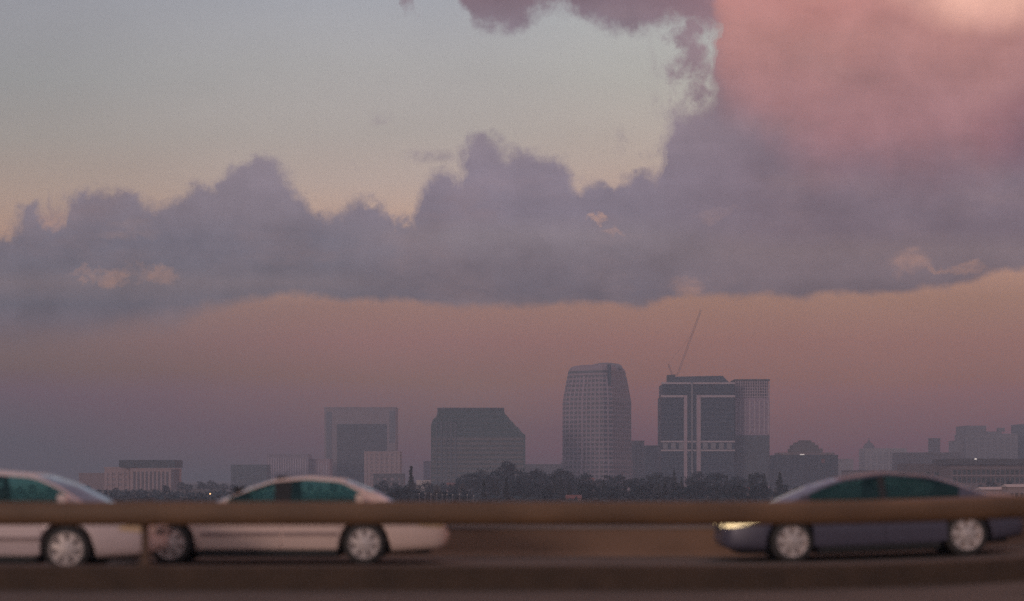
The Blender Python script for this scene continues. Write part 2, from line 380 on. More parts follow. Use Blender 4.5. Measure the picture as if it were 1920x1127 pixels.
def make_car(label, cat, loc, rz, ry, P, paint, tint, lit=False, group=None):
    car = empty('car', loc, label, cat, group, rz, ry)
    hw = P['hw']; car['hw'] = hw; L = P['wb']/2; xn, xt = P['xn'], P['xt']; r = P['r']
    belt = P['belt']
    N = 150
    X = np.concatenate([[xt], xt + (xn-xt)*np.sort(np.concatenate([np.linspace(.004,.996,N), np.linspace(.001,.03,8), np.linspace(.97,.9995,8)])), [xn]])
    zsh = np.interp(X, *zip(*P['shoulder'])); k = np.hanning(11); k /= k.sum()
    zsh = np.convolve(np.pad(zsh, 5, 'edge'), k, 'valid')
    V = []; hs = [0, .045, .33, .45, .60, .74]; ws = [.93, .985, 1.0, 1.006, 1.0, .985]
    for x, zs in zip(X, zsh):
        tf = max(0, (x-(xn-.95))/.95); tb = max(0, ((xt+.8)-x)/.8)
        w = hw*(1-.20*tf**2.6-.13*tb**2.6)
        ef = max(0, 1-(xn-x)/.16); eb = max(0, 1-(x-xt)/.13); e = max(ef, eb); rr = math.sqrt(max(0, 1-e*e)); w *= .90+.10*rr
        zb = .19 + .05*tf + .09*tb
        for xc in (-L, L):
            q = (r+.055)**2-(x-xc)**2
            if q > 0: zb = max(zb, r+.0+math.sqrt(q)-.02)
        zlo = .30; sc = .62+.38*rr
        pts = []
        for i, (h, wf) in enumerate(zip(hs, ws)):
            z = (zb if i == 0 else zb+.045 if i == 1 else h); z = max(z, zb+i*.012); z = min(z, zs-.06+i*.004)
            pts.append((w*wf, z))
        pts += [(w*.962, zs-.03), (w*.925, zs), (w*.62, zs+.035), (0, zs+.05)]
        pts = [(y_, .5+(z_-.5)*sc if e > 0 else z_) for y_, z_ in pts]
        V.append([(x, y_, z_) for y_, z_ in pts] + [(x, -y_, z_) for y_, z_ in pts[-2::-1]])
    m = len(V[0]); verts = [v for r_ in V for v in r_]; fc = []
    for i in range(len(V)-1):
        for j in range(m): fc.append((i*m+j, (i+1)*m+j, (i+1)*m+(j+1)%m, i*m+(j+1)%m))
    fc += [tuple(range(m)), tuple((len(V)-1)*m+m-1-j for j in range(m))]
    mesh('body', verts, fc, paint, car, True)
    # dark underside tray
    u = MB(); u.box(-L+r+.08, L-r-.08, -hw+.12, hw-.12, .12, .26); u.box(L-.45, xn-.25, -hw+.25, hw-.25, .16, .27); u.box(xt+.25, -L+.4, -hw+.25, hw-.25, .18, .30)
    u.box(-L-.5, L+.5, -.28, .28, .2, .5); u.build('underbody', black, car)
    for sy in (-1, 1):
        s_ = MB(); a, b = sorted((sy*(hw*.90), sy*(hw*.992))); s_.box(-L+r+.09, L-r-.09, a, b, .15, .225); s_.build('sill', black, car)
    # greenhouse
    gx, gz = smooth_profile(P['roof'], 90, 5); gh = gz-belt; H = gh.max(); wb_ = hw*.90
    mid = (P['roof'][0][0]+P['roof'][-1][0])/2; G = []
    for x, h in zip(gx, gh):
        h = max(h, .004); wr = wb_-.24*(h/H); ze = belt+.925*h; row = []
        for j in range(6): t = (0,.22,.47,.72,.93,1)[j]; row.append((wb_+(wr-wb_)*t+.02*math.sin(t*math.pi), belt-.02*(1-t)+(ze-belt)*t))
        for j in range(1, 7): t = j/6*math.pi/2; row.append((wr*math.cos(t)**.9 if j < 6 else 0, ze+(belt+h-ze)*math.sin(t)))
        fx0, rx0 = P['roof'][-2][0], P['roof'][1][0]
        pts = []
        for y_, z_ in row:
            b = 1-(y_/wb_)**2; dxx = 0
            if x > fx0-.2: dxx = .24*b*min(1, (x-fx0+.2)/.5)
            if x < rx0+.2: dxx = -.16*b*min(1, (rx0+.2-x)/.5)
            pts.append((x+dxx, y_, z_))
        G.append(pts)
    nT = 12; B = {}
    def addq(part, q):
        B.setdefault(part, MB()).quad(*q)
    for i in range(len(G)-1):
        xm = (gx[i]+gx[i+1])/2
        for j in range(nT-1):
            for sy in (-1, 1):
                q = [(p[0], p[1]*sy, p[2]) for p in (G[i][j], G[i+1][j], G[i+1][j+1], G[i][j+1])]
                if sy > 0: q = q[::-1]
                if j < 5:
                    xa, xc, xb = P['glass']
                    if j < 4 and xc < xm < xa and abs(xm-xb) > P.get('bw', .05): part = ('side_window', sy, xm > xb)
                    elif abs(xm-xb) <= P.get('bw', .05) and j < 4: part = ('door_pillar', sy, 0)
                    else: part = ('roof', 0, 0)
                else:
                    if xm > P['roof'][-2][0]+.03 and j > 5: part = ('windshield', 0, 0)
                    elif xm < P['roof'][1][0]-.03 and j > 5: part = ('rear_window', 0, 0)
                    else: part = ('roof', 0, 0)
                addq(part, q)
    gm = glass(P['gname'], tint, P.get('gl', .05), (.45,.75,.72)); gw = glass(P['gname']+'_screen', P.get('screen', (.45,.55,.58)), .28, (.8,.9,1.0))
    for (nm, a, b), mb in B.items():
        mm_ = {'roof': paint, 'door_pillar': black, 'side_window': gm}.get(nm, gw)
        o = mb.build(nm, mm_, car, True)
    # interior
    it = MB(); x0, x1 = P['roof'][0][0]+.15, P['roof'][-1][0]-.12
    it.box(x0, x1, -hw*.84, hw*.84, belt-.05, belt+.035); it.build('interior_trim', seatm, car)
    xb = P['glass'][2]
    for sy in (-1, 1):
        se = MB(); y = sy*.38; sx = xb+P.get('seat', .0)
        se.box(sx-.12, sx+.05, y-.23, y+.23, belt, belt+.16); se.box(sx-.10, sx+.03, y-.19, y+.19, belt+.16, belt+.21)
        se.box(sx-.05, sx-.02, y-.07, y-.05, belt+.2, belt+.27); se.box(sx-.05, sx-.02, y+.05, y+.07, belt+.2, belt+.27)
        se.box(sx-.10, sx+.0, y-.13, y+.13, belt+.25, belt+.38); se.build('seat', seatm, car)
    rs = MB(); sx = P['glass'][1]+.1; rs.box(sx-.1, sx+.06, -.6, .6, belt, belt+.12)
    for y in (-.36, .36): rs.box(sx-.06, sx+.02, y-.12, y+.12, belt+.12, belt+.22)
    rs.build('rear_seat', seatm, car)
    sw = MB(); sw.lathe([(.17,0),(.19,.015),(.17,.03)], 20, 'Z', (P['glass'][0]-.3, .38, belt+.02)); sw.build('steering_wheel', black, car)
    # doors: thin skins standing proud of the body, with handles
    def side_y(z, sy): return sy*hw*np.interp(z, [.19,.33,.45,.60,.74,belt-.03,belt], [.985,1,1.006,1,.985,.962,.93])
    for sy in (-1, 1):
        for a, b in P['doors']:
            d = MB(); zz = [.25,.33,.45,.6,.74,belt-.05,belt-.015]
            for za, zb_ in zip(zz[:-1], zz[1:]):
                pa = side_y(za, sy)+sy*.008; pb = side_y(zb_, sy)+sy*.008
                q = [(a,pa,za),(b,pa,za),(b,pb,zb_),(a,pb,zb_)]; d.quad(*(q if sy < 0 else q[::-1]))
                for xx, s2 in ((a, -1), (b, 1)): d.quad((xx,pa,za),(xx,pb,zb_),(xx,pb-sy*.01,zb_),(xx,pa-sy*.01,za))
            do = d.build('door', paint, car)
            h = MB(); y = side_y(.78, sy); y0, y1 = sorted((y+sy*.006, y+sy*.04)); h.box(a+.08, a+.26, y0, y1, .765, .795); h.build('handle', paint if not P.get('chrome') else chrome, do)
            if P.get('moulding'):
                y = side_y(P['moulding'], sy); y0, y1 = sorted((y, y+sy*.022)); mo = MB(); mo.box(a+.01, b-.01, y0, y1, P['moulding']-.025, P['moulding']+.025); mo.build('moulding', P['mmat'], do)
        mi = MB(); xm = P['glass'][0]+.02; y0, y1 = sorted((sy*(hw*.93), sy*(hw+.13))); mi.box(xm-.06, xm+.05, y0, y1, belt+.005, belt+.12); mi.build('mirror', paint, car)
        # lamps wrap the corners
        hz_ = P.get('lampz', .60); la = MB(); rows = []; wl = P.get('wrap', .35)
        bw_ = lambda xx: hw*(1-.20*max(0, (xx-(xn-.95))/.95)**2.6)*(.90+.10*math.sqrt(max(0, 1-max(0, 1-(xn-xx)/.16)**2)))
        line = [(xn+.012, hw*.46), (xn+.010, hw*.58), (xn-.004, hw*.69)] + [(xn-.03-wl*t, bw_(xn-.03-wl*t)*1.008+.006) for t in (0,.1,.25,.45,.7,1)]
        for k_, (xx, yy) in enumerate(line):
            hh_ = .058*(1-.5*max(0, (k_-5)/3)); rows.append(((xx, sy*yy, hz_-hh_), (xx-.012, sy*yy*.988, hz_+hh_)))
        for kk in range(len(rows)-1): la.quad(rows[kk][0], rows[kk+1][0], rows[kk+1][1], rows[kk][1])
        lamp = la.build('headlight', P['lampmat'], car)
        tl = MB(); y0, y1 = sorted((sy*hw*.45, sy*hw*.80)); tl.box(xt-.015, xt+.10, y0, y1, .62, .76); tl.build('tail_light', redl, car)
    bp = MB(); bp.box(xn-.10, xn+.02, -hw*.62, hw*.62, .36, .44); bp.build('front_bumper', P.get('bump', black), car)
    gr_ = MB()
    for z in (.50, .535, .57): gr_.box(xn-.05, xn+.012, -hw*.34, hw*.34, z, z+.018)
    gr_.build('grille', black, car)
    bp = MB(); bp.box(xt-.02, xt+.10, -hw*.66, hw*.66, .40, .50); bp.build('rear_bumper', P.get('bump', black), car)
    pl = MB(); pl.box(xt-.03, xt-.02, -.15, .15, .54, .69); pl.build('number_plate', plate, car)
    for x in (-L, L):
        for sy in (-1, 1): make_wheel(car, x, sy, r, P.get('rim', .235))
    del car['hw']
    return car
silver = mat('champagne_paint', (.72,.52,.45), .38, metal=.1, var=.03, coat=.6)
pearl = mat('pearl_paint', (.68,.52,.50), .36, metal=.1, var=.03, coat=.6)
slate = mat('slate_paint', (.085,.076,.110), .42, metal=.2, var=.05, coat=.15)
lampoff = mat('lamp_lens_amber', (.55,.36,.2), .2, coat=.8)
lampon = mat('lamp_lens_lit', (.9,.8,.6), .3, emit=(1.0,.72,.36), es=2.0)
mould_d = mat('moulding_rose', (.28,.19,.18), .5); mould_b = mat('moulding_blue', (.16,.17,.22), .3, metal=.5)
green = (.50,.80,.72)
Pm = dict(hw=.89, wb=2.86, xn=2.62, xt=-2.40, r=.315, rim=.235, belt=.925, roof=[(-.72,.925),(.10,1.27),(.55,1.315),(1.02,1.27),(1.58,.925)],
          shoulder=[(-2.4,.78),(-1.9,.82),(-.75,.86),(-.4,.915),(1.55,.91),(2.1,.80),(2.62,.70)], glass=(1.36,-.58,.22), bw=.11, seat=-.02, doors=[(-.98,.20),(.225,1.04)],
          moulding=.46, mmat=mould_d, lampmat=lampoff, gname='green_glass', bump=silver, gl=.03, screen=(.35,.42,.46))
xm_ = X_(500, 28.2)
make_car('champagne sedan with green side windows, its nose towards the gap in the traffic', 'car', (xm_, 28.2+.89, 0), 0, 0, Pm, silver, green, group='cars on the freeway')
Pl = dict(Pm); Pl.update(hw=.90, wb=2.80, xn=2.50, xt=-2.35, r=.32, roof=[(-1.3,.94),(-.45,1.34),(.25,1.395),(.85,1.34),(1.62,.94)], belt=.94,
          shoulder=[(-2.35,.88),(-1.3,.94),(1.6,.92),(2.1,.80),(2.5,.68)], glass=(1.36,-1.0,.15), bw=.05, doors=[(-1.0,.14),(.165,1.05)], bump=pearl, lampmat=lampoff)
make_car('pearl white car with a bluish windshield, cut off by the left edge', 'car', (X_(-70, 25.9), 25.9+.90, 0), R(-.5), 0, Pl, pearl, green, group='cars on the freeway')
Pb = dict(hw=.88, wb=2.64, xn=2.34, xt=-2.22, r=.325, rim=.245, belt=.90, roof=[(-1.68,.90),(-.80,1.25),(-.15,1.33),(.42,1.26),(1.36,.90)],
          shoulder=[(-2.18,.86),(-1.6,.90),(1.3,.88),(1.9,.79),(2.34,.72)], glass=(1.10,-1.25,-.08), doors=[(-1.02,-.10),(-.075,1.0)], moulding=.68, mmat=mould_b,
          lampmat=lampon, lampz=.635, wrap=.50, gname='dark_green_glass', bump=slate, gl=.02, screen=(.3,.4,.4), chrome=True)
xb_ = X_(1652, 29.0)
make_car('dark blue sedan with lit headlights, facing left', 'car', (xb_, 29.0+.88, zr(xb_)-.005), R(180), R(2.4), Pb, slate, (.30,.47,.41), group='cars on the freeway')

# ------------------------------------------------------------------ skyline
def M_(n, c, **k): return mat(n, c, k.pop('rough', .8), var=k.pop('var', .08), scale=k.pop('scale', .05), **k)
conc = M_('pale_concrete', (.25,.19,.21)); pink = M_('rose_stone', (.38,.25,.25)); dglass = M_('dark_blue_glass', (.018,.030,.050), rough=.3)
gglass = M_('green_grey_glass', (.020,.050,.046), rough=.35); mglass = M_('grey_glass', (.060,.062,.078), rough=.4); dark = M_('dark_stone', (.06,.055,.062)); tan = M_('brown_stone', (.10,.082,.078))
roofm = M_('roof_dark', (.045,.05,.058)); white = M_('pale_roof', (.52,.42,.40)); redm = M_('red_cladding', (.17,.06,.055)); grey = M_('grey_stone', (.20,.17,.19))
lite = mat('lamp_white_lit', (.8,.8,.8), emit=(1,.85,.75), es=.6); orl = mat('lamp_orange_lit', (.8,.5,.3), emit=(1,.55,.25), es=2.4)
def bands(parent, x0, x1, y0, y1, zs, h, step, fill, m, name='window_band', sides=True, proud=.18, pier=None, base=.05):
    """a ribbon of glass round each storey, crossed by full-height piers"""
    for z in zs:
        b = MB(); b.box(x0-proud, x1+proud, y0-proud, y1+proud, z, z+h); b.build(name, m, parent)
    pm = pier or parent.children[0].data.materials[0]
    zt, zb_ = max(zs)+h+.6, base; n = max(2, int(round((x1-x0)/step))); w = (x1-x0)/n; pw = w*(1-fill)
    for i in range(n+1):
        c = min(max(x0+i*w, x0+pw/2), x1-pw/2); b = MB(); b.box(c-pw/2, c+pw/2, y0-proud-.22, y0-.01, zb_, zt); b.build('pier', pm, parent)
def block(name, label, px0, px1, py, D, depth, wall, win=None, storey=3.8, step=4.0, fill=.6, wh=.5, pybase=None, roof=None, cat='building', parapet=True, group=None):
    x0, x1 = X_(px0, D), X_(px1, D); h = Z_(py, D)-GZ; cx = (x0+x1)/2; w = (x1-x0)/2
    e = empty(name, (cx, D, GZ), label, cat, group)
    b = MB(); b.box(-w, w, 0, depth, 0, h); b.build('wall', wall, e)
    if parapet:
        r_ = MB(); r_.box(-w-.25, w+.25, -.25, depth+.25, h, h+.9); r_.build('roof', roof or wall, e)
    if win: bands(e, -w, w, 0, depth, [z for z in np.arange(3.0, h-storey*.8, storey)], storey*wh, step, fill, win)
    return e, w, h
# 1 framed tower with a big recessed glass face
D = 1900; e, w, h = block('framed_tower', 'pale tower with a thick frame around a recessed dark glass face, behind the champagne car', 608, 742, 765, D, 40, conc, None)
x = lambda p: X_(p, D)-X_(675, D)
gp = MB(); gp.box(x(632), x(725), -.5, .1, 3, Z_(795, D)-GZ); gp.build('glass_face', mglass, e)
for i, z in enumerate(np.arange(8, Z_(797, D)-GZ, 4.1)):
    b = MB(); b.box(x(632), x(725), -.62, -.5, z, z+.5); b.build('floor_line', dark, e)
sw_ = MB(); sw_.box(x(612), x(622), -.3, .1, 3, Z_(772, D)-GZ); sw_.build('side_window_strip', M_('strip_glass', (.15,.14,.17)), e)
cr_ = MB(); cr_.box(x(730), x(741), -.3, .1, Z_(830, D)-GZ, Z_(770, D)-GZ); cr_.build('side_window_strip', MATS['strip_glass'], e)
block('office_block', 'rose block standing in front of the framed tower, lower right of its glass face', 683, 750, 848, 1800, 30, pink, M_('rose_window', (.25,.17,.18)), step=5, fill=.5)
# 2 stepped green-grey tower
D = 1650; e = empty('stepped_tower', (X_(896, D), D, GZ), 'dark flat-topped tower whose right side steps down in a slope', 'building')
x = lambda p: X_(p, D)-X_(896, D); z = lambda p: Z_(p, D)-GZ
prof = [(808,930),(808,797),(812,786),(818,782),(821,769),(944,769),(947,776),(954,783),(957,788),(963,793),(967,799),(973,803),(977,809),(985,816),(985,930)]
V = [(x(a), 0, max(0, z(b))) for a, b in prof] + [(x(a), 42, max(0, z(b))) for a, b in prof]; n = len(prof)
mesh('wall', V, [tuple(range(n-1, -1, -1)), tuple(range(n, 2*n))] + [(i, (i+1) % n, n+(i+1) % n, n+i) for i in range(n)], M_('tower_slate', (.050,.066,.064)), e)
b = MB(); b.box(x(820), x(945), -.4, 42.4, z(769), z(764.5)); b.build('roof', roofm, e)
def edge(zz, side):      # x of the outline at height zz
    py = 895-(zz+GZ-EYE)*F/D
    L = [(769,821),(782,818),(786,812),(797,808),(930,808)]; Rr = [(769,944),(776,947),(788,957),(799,967),(809,977),(816,985),(930,985)]
    q = L if side < 0 else Rr
    return x(np.interp(py, [a for a, _ in q], [b_ for _, b_ in q]))
for i, zz in enumerate(np.arange(6, z(772), 3.9)):
    py = 895-(zz+GZ-EYE)*F/D; b = MB(); a0, a1 = edge(zz+2, -1)+1.2, edge(zz+2, 1)-1.6; k = int((a1-a0)/3.4)
    b.box(a0, a1, -.25, .05, zz, zz+2.1)
    b.build('window_band', gglass if py < 822 else M_('brown_window', (.125,.10,.09)), e)
for q in range(5):
    b = MB(); b.box(x(817+q*9), x(820+q*9), -.8, .0, 2, z(790)); b.build('fin', M_('fin_slate', (.075,.080,.092)), e)
# 3 rounded tower
D = 1740; cx = 1121; e = empty('rounded_tower', (X_(cx, D), D+20, GZ), 'tallest tower, pale with rows of small windows and a rounded top', 'building')
zz_ = lambda p: Z_(p, D)-GZ
prw = [(930,131),(868,131),(860,127),(752,126),(745,124),(735,120),(720,115),(705,109),(694,105),(689,100),(686,92),(684,78),(682.5,56)]
wof = lambda p: np.interp(p, [a for a, _ in prw[::-1]], [b_ for _, b_ in prw[::-1]])/126
th = R(-29); s = 25.2; ch = 6.0
base = [(-s+ch,-s),(s-ch,-s),(s,-s+ch),(s,s-ch),(s-ch,s),(-s+ch,s),(-s,s-ch),(-s,-s+ch)]
def rot(p, k): return ((p[0]*math.cos(th)-p[1]*math.sin(th))*k, (p[0]*math.sin(th)+p[1]*math.cos(th))*k)
rings = []; hs_ = [930,868,860,752,745,735,720,705,694,689,686,684,682.5]
for py in hs_: rings.append(([rot(p, wof(py)) for p in base], max(0, zz_(py))))
V = []; Fc = []
for pl, zz in rings: V += [(a, b_, zz) for a, b_ in pl]
for i in range(len(rings)-1):
    for j in range(8): Fc.append((i*8+j, i*8+(j+1) % 8, (i+1)*8+(j+1) % 8, (i+1)*8+j))
Fc.append(tuple((len(rings)-1)*8+j for j in range(8)))
tw = M_('tower_rose_grey', (.25,.175,.205)); twp = M_('tower_rose_pier', (.29,.205,.245)); mesh('wall', V, Fc, tw, e)
# barrel vaults on top
b = MB(); k0 = wof(690)
for (cxx, rx, hh) in ((8.5, 14.5, zz_(678.6)),):
    n = 12; pts = []
    zb = zz_(690)
    for i in range(n+1):
        t = math.pi*i/n; pts.append((cxx-rx*math.cos(t)*1.0, zb+(hh-zb)*max(0, math.sin(t))**.55))
    m0 = len(b.v); b.v += [(a, -8, c) for a, c in pts] + [(a, 10, c) for a, c in pts]
    b.f += [(m0+i, m0+i+1, m0+n+2+i, m0+n+1+i) for i in range(n)] + [tuple(m0+i for i in range(n, -1, -1)), tuple(m0+n+1+i for i in range(n+1))]
b.build('roof', M_('vault', (.20,.16,.19)), e)
wn = M_('tower_window', (.045,.045,.060), rough=.4)
for zz in np.arange(5, zz_(697), 4.12):
    k0, k1 = (wof(HY-(q+GZ-EYE)*F/D) for q in (zz, zz+2.2)); b = MB()
    b.prism([rot(p, k0*1.006) for p in base], zz, zz+2.2, [rot(p, k1*1.006) for p in base]); b.build('window_band', wn, e)
for j, nn in ((7, 1), (0, 9), (1, 1), (2, 8)):
    for i in range(nn+1 if nn > 1 else 1):
        f = i/nn if nn > 1 else .5; wd = .16 if nn == 1 else (.030 if i not in (4,) or j != 0 else .055); b = MB(); vs = []
        for py, zc in ((930, 0), (868, None), (860, None), (752, None), (745, None), (735, None), (720, None), (705, None)):
            k = wof(py)*1.012; z0_ = 0 if zc == 0 else zz_(py); p = Vector(rot(base[j], k)); q = Vector(rot(base[(j+1) % 8], k))
            a, c = p.lerp(q, max(0, f-wd/2)), p.lerp(q, min(1, f+wd/2)); ak, ck = a*.985, c*.985
            vs.append([(a.x,a.y,z0_),(c.x,c.y,z0_),(ck.x,ck.y,z0_),(ak.x,ak.y,z0_)])
        b.v = [v for r4 in vs for v in r4]
        for q in range(len(vs)-1):
            for t in range(4): b.f.append((q*4+t, q*4+(t+1) % 4, (q+1)*4+(t+1) % 4, (q+1)*4+t))
        b.f += [(3,2,1,0), tuple(len(b.v)-4+t for t in range(4))]; b.build('pier', twp, e)
b = MB(); b.box(8.4, 11.6, -27.4, -12, zz_(722), zz_(684)); b.build('corner_slot', dglass, e)
# 4 towers around
block('office_block', 'narrow grey block at the right foot of the rounded tower', 1186, 1208, 828, 1800, 25, grey, mglass, step=5)
block('office_block', 'narrow dark blue block between the rounded tower and the crane tower', 1211, 1239, 837, 1850, 25, M_('navy_wall', (.045,.055,.075)), None)
block('office_block', 'low grey block between the stepped tower and the rounded tower', 985, 1056, 872, 1900, 30, M_('muted_wall', (.10,.085,.095)), None)
# 5 glass tower with pale frames + crane
D = 1560; e = empty('glass_tower', (X_(1308, D), D, GZ), 'dark glass tower with pale crossing bands and the crane on its roof', 'building')
x = lambda p: X_(p, D)-X_(1308, D); z = lambda p: Z_(p, D)-GZ
b = MB(); b.box(x(1240), x(1377), 0, 38, 0, z(744)); b.box(x(1242.5), x(1377), 1.0, 38, z(744), z(720)); b.build('wall', dglass, e)
V = [(x(1252),2,z(720)),(x(1371),2,z(720)),(x(1356),4,z(704)),(x(1258),4,z(706)),(x(1252),34,z(720)),(x(1371),34,z(720)),(x(1356),30,z(704)),(x(1258),30,z(706))]
mesh('penthouse', V, [(0,1,2,3),(5,4,7,6),(1,5,6,2),(4,0,3,7),(3,2,6,7)], M_('penthouse_glass', (.050,.055,.075)), e)
fr_ = M_('frame_stone', (.42,.32,.345)); frl = M_('lattice_stone', (.40,.29,.33))
def band(a, b_, c, d_, y=-.6, nm='pale_band'):
    m_ = MB(); m_.box(x(a), x(b_), y, .05, max(0, z(d_)), z(c)); m_.build(nm, fr_, e)
for seg in ((1239.5,1295.4),(1299.4,1378)): band(seg[0], seg[1], 717, 720.2)
band(1239, 1281.6, 741, 745); band(1314.2, 1378, 741, 745)
for seg in ((1239,1281.6),(1289,1295.6),(1299.4,1305.4),(1314.2,1378)): band(seg[0], seg[1], 826.5, 829.5); band(seg[0], seg[1], 843, 846)
frp = M_('frame_rose', (.38,.25,.28))
for a, b_ in ((1282.2,1288.4),(1306,1313.6)):
    m_ = MB(); m_.box(x(a), x(b_), -.8, .05, 0, z(741)); m_.build('vertical_band', frp, e)
    for c in (x(a)-.02, x(b_)-.4): m_ = MB(); m_.box(c, c+.4, -.95, -.82, 0, z(741)); m_.build('pilaster', fr_, e)
m_ = MB(); m_.box(x(1296), x(1298.8), -1, .05, 0, z(717)); m_.build('vertical_band', M_('frame_grey', (.22,.19,.21)), e)
for i in range(9):
    a = 1243+i*15
    if 1278 < a < 1316: continue
    m_ = MB(); m_.box(x(a), x(a+9), -.35, .02, z(842), z(831)); m_.build('window', M_('frame_grey', (.22,.19,.21)), e)
for i, zz in enumerate(np.arange(6, z(722), 4.0)):
    py = HY-(zz+GZ-EYE)*F/D
    if 824 < py < 848 or 738 < py < 747: continue
    m_ = MB(); m_.box(x(1240.6), x(1376.6), -.12, .02, zz, zz+.7); m_.build('floor_line', M_('spandrel', (.055,.062,.08)), e)
D2 = 1575; e2 = empty('lattice_tower', (X_(1411, D2), D2, GZ), 'rose tower with an open grid on top, joined right of the glass tower', 'building')
x2 = lambda p: X_(p, D2)-X_(1411, D2); z2 = lambda p: Z_(p, D2)-GZ
b = MB(); b.box(x2(1378.5), x2(1443), 0, 30, 0, z2(746)); b.build('wall', M_('rose_tower', (.30,.20,.26)), e2)
b = MB(); b.box(x2(1380), x2(1441), 1.5, 28, z2(746)+.01, z2(714)); b.build('recessed_glass', M_('lattice_glass', (.24,.18,.22)), e2)
b = MB(); b.box(x2(1377.8), x2(1443.4), -.4, 30.4, z2(714), z2(711)); b.build('roof', dark, e2)
for i in range(15):
    m_ = MB(); a = 1379+i*4.5; m_.box(x2(a), x2(a+1.1), -.25, 1.4, z2(746)+.01, z2(714)-.01); m_.build('mullion', frl, e2)
for i in range(6):
    m_ = MB(); p = 716+i*5.4; m_.box(x2(1378.5), x2(1443), -.45, -.26, z2(p+1.1), z2(p)); m_.build('transom', frl, e2)
bands(e2, x2(1379), x2(1442), 0, 30, np.arange(z2(812), z2(752), 4.0), 2.2, 4.2, .7, M_('rose_window_soft', (.255,.175,.225)), base=z2(814))
m_ = MB(); m_.box(x2(1379), x2(1442.6), -.3, .02, 2, z2(816)); m_.build('lower_glass', M_('lower_glass', (.075,.078,.095)), e2)
# crane
D = 1565; ce = empty('tower_crane', (X_(1265, D), D+6, Z_(720, D)), 'crane with a long raised jib on the roof of the glass tower', 'crane')
lx = lambda p: X_(p, D)-X_(1265, D); lz = lambda p: Z_(p, D)-Z_(720, D)
cm_ = M_('crane_steel', (.16,.10,.11)); dk = dark
def lattice(name, a, b_, w, m, parent, n=14, r=.10):
    a = Vector(a); b_ = Vector(b_); d = (b_-a).normalized(); u = d.cross(Vector((0,1,0))).normalized(); v_ = Vector((0,1,0)); q = MB()
    C = [(u*w+v_*w), (u*w-v_*w), (-u*w-v_*w), (-u*w+v_*w)]
    for c in C: q.tube(a+c, b_+c, r, r, 4)
    for i in range(n):
        p, p2 = a+(b_-a)*i/n, a+(b_-a)*(i+1)/n
        for k in range(4): q.tube(p+C[k], p2+C[(k+1) % 4], r*.7, r*.7, 3)
    return q.build(name, m, parent)
lattice('mast', (lx(1262),0,-2), (lx(1262),0,lz(704)), 1.0, cm_, ce, 5, .2)
b = MB(); b.box(lx(1252), lx(1267), -1.8, 1.8, lz(708), lz(702.5)); b.box(lx(1251), lx(1255), -1.6, 1.6, lz(713), lz(704)); b.build('cab', dk, ce)
lattice('jib', (lx(1272),0,lz(701)), (lx(1315.5),0,lz(580)), .62, cm_, ce, 26, .085)
lattice('jib_foot', (lx(1262),0,lz(704)), (lx(1272),0,lz(701)), .6, cm_, ce, 3, .13)
lattice('back_stay', (lx(1262),0,lz(703)), (lx(1254),0,lz(682)), .5, cm_, ce, 5, .10)
b = MB(); b.tube((lx(1254),0,lz(682)), (lx(1300),0,lz(624)), .07, .07, 4); b.build('cable', cm_, ce)
# left group
D = 1400; e, w, h = block('ribbed_block', 'rose block with vertical ribs and a dark roof slab, leftmost building seen in full', 244, 327, 880, D, 30, pink, None)
x = lambda p: X_(p, D)-X_((244+327)/2, D); z = lambda p: Z_(p, D)-GZ
b = MB(); b.box(x(224), x(328.5), -1.5, 32, z(879)+.95, z(862.5)); b.build('roof_slab', roofm, e)
b = MB(); b.box(x(321), x(327.5), -.8, 20, 0, z(880)); b.build('stair_tower', M_('plum_stone', (.12,.085,.10)), e)
for i in range(9):
    m_ = MB(); a = 250+i*7.7; m_.box(x(a), x(a+3.6), -.4, .05, 0, z(884)); m_.build('window_strip', M_('plum_window', (.12,.09,.10)), e)
block('low_block', 'low rose block joined to the left of the ribbed block', 196, 243, 878, 1410, 30, pink, M_('rose_window', (.25,.17,.18)), step=5)
block('low_block', 'long low rose block with a flat roof, farthest left beyond the pearl car', 148, 196, 889, 1450, 30, M_('dull_rose', (.24,.155,.155)), None)
D = 1750; e, w, h = block('slab_block', 'plain blue grey block behind the rear of the champagne car', 433, 500, 873, D, 30, M_('blue_grey_wall', (.085,.095,.11)), M_('blue_grey_window', (.065,.075,.09)), step=6)
D = 1820
e, w, h = block('ribbed_office', 'wide pale office block with thin ribs, left of the framed tower', 501, 578, 853, D, 34, M_('lilac_wall', (.26,.20,.25)), None)
for i in range(16):
    m_ = MB(); a = -w+1.2+i*(2*w-2)/16; m_.box(a, a+.9, -.45, .05, 1, h-3); m_.build('rib', M_('lilac_rib', (.44,.34,.40)), e)
e, w, h = block('ribbed_office', 'lower rose wing between the wide ribbed office and the framed tower', 579, 618, 862, 1830, 30, M_('rose_wing', (.34,.22,.26)), None)
for i in range(7):
    m_ = MB(); a = -w+1.2+i*(2*w-2)/7; m_.box(a, a+1.0, -.45, .05, 1, h-3); m_.build('rib', MATS['lilac_rib'], e)
block('low_block', 'low pale block left of the pointed tree, under the framed tower', 700, 757, 890, 1500, 20, M_('muted_wall', (.10,.085,.095)), M_('rose_window', (.25,.17,.18)), step=6, fill=.5)
block('low_block', 'small rose house block between the pointed tree and the stepped tower', 781, 806, 903, 1250, 14, white, None)
block('tall_annex', 'slim faint annex at the left side of the stepped tower', 794, 807, 866, 1850, 20, M_('lilac_wall', (.26,.20,.25)), None)
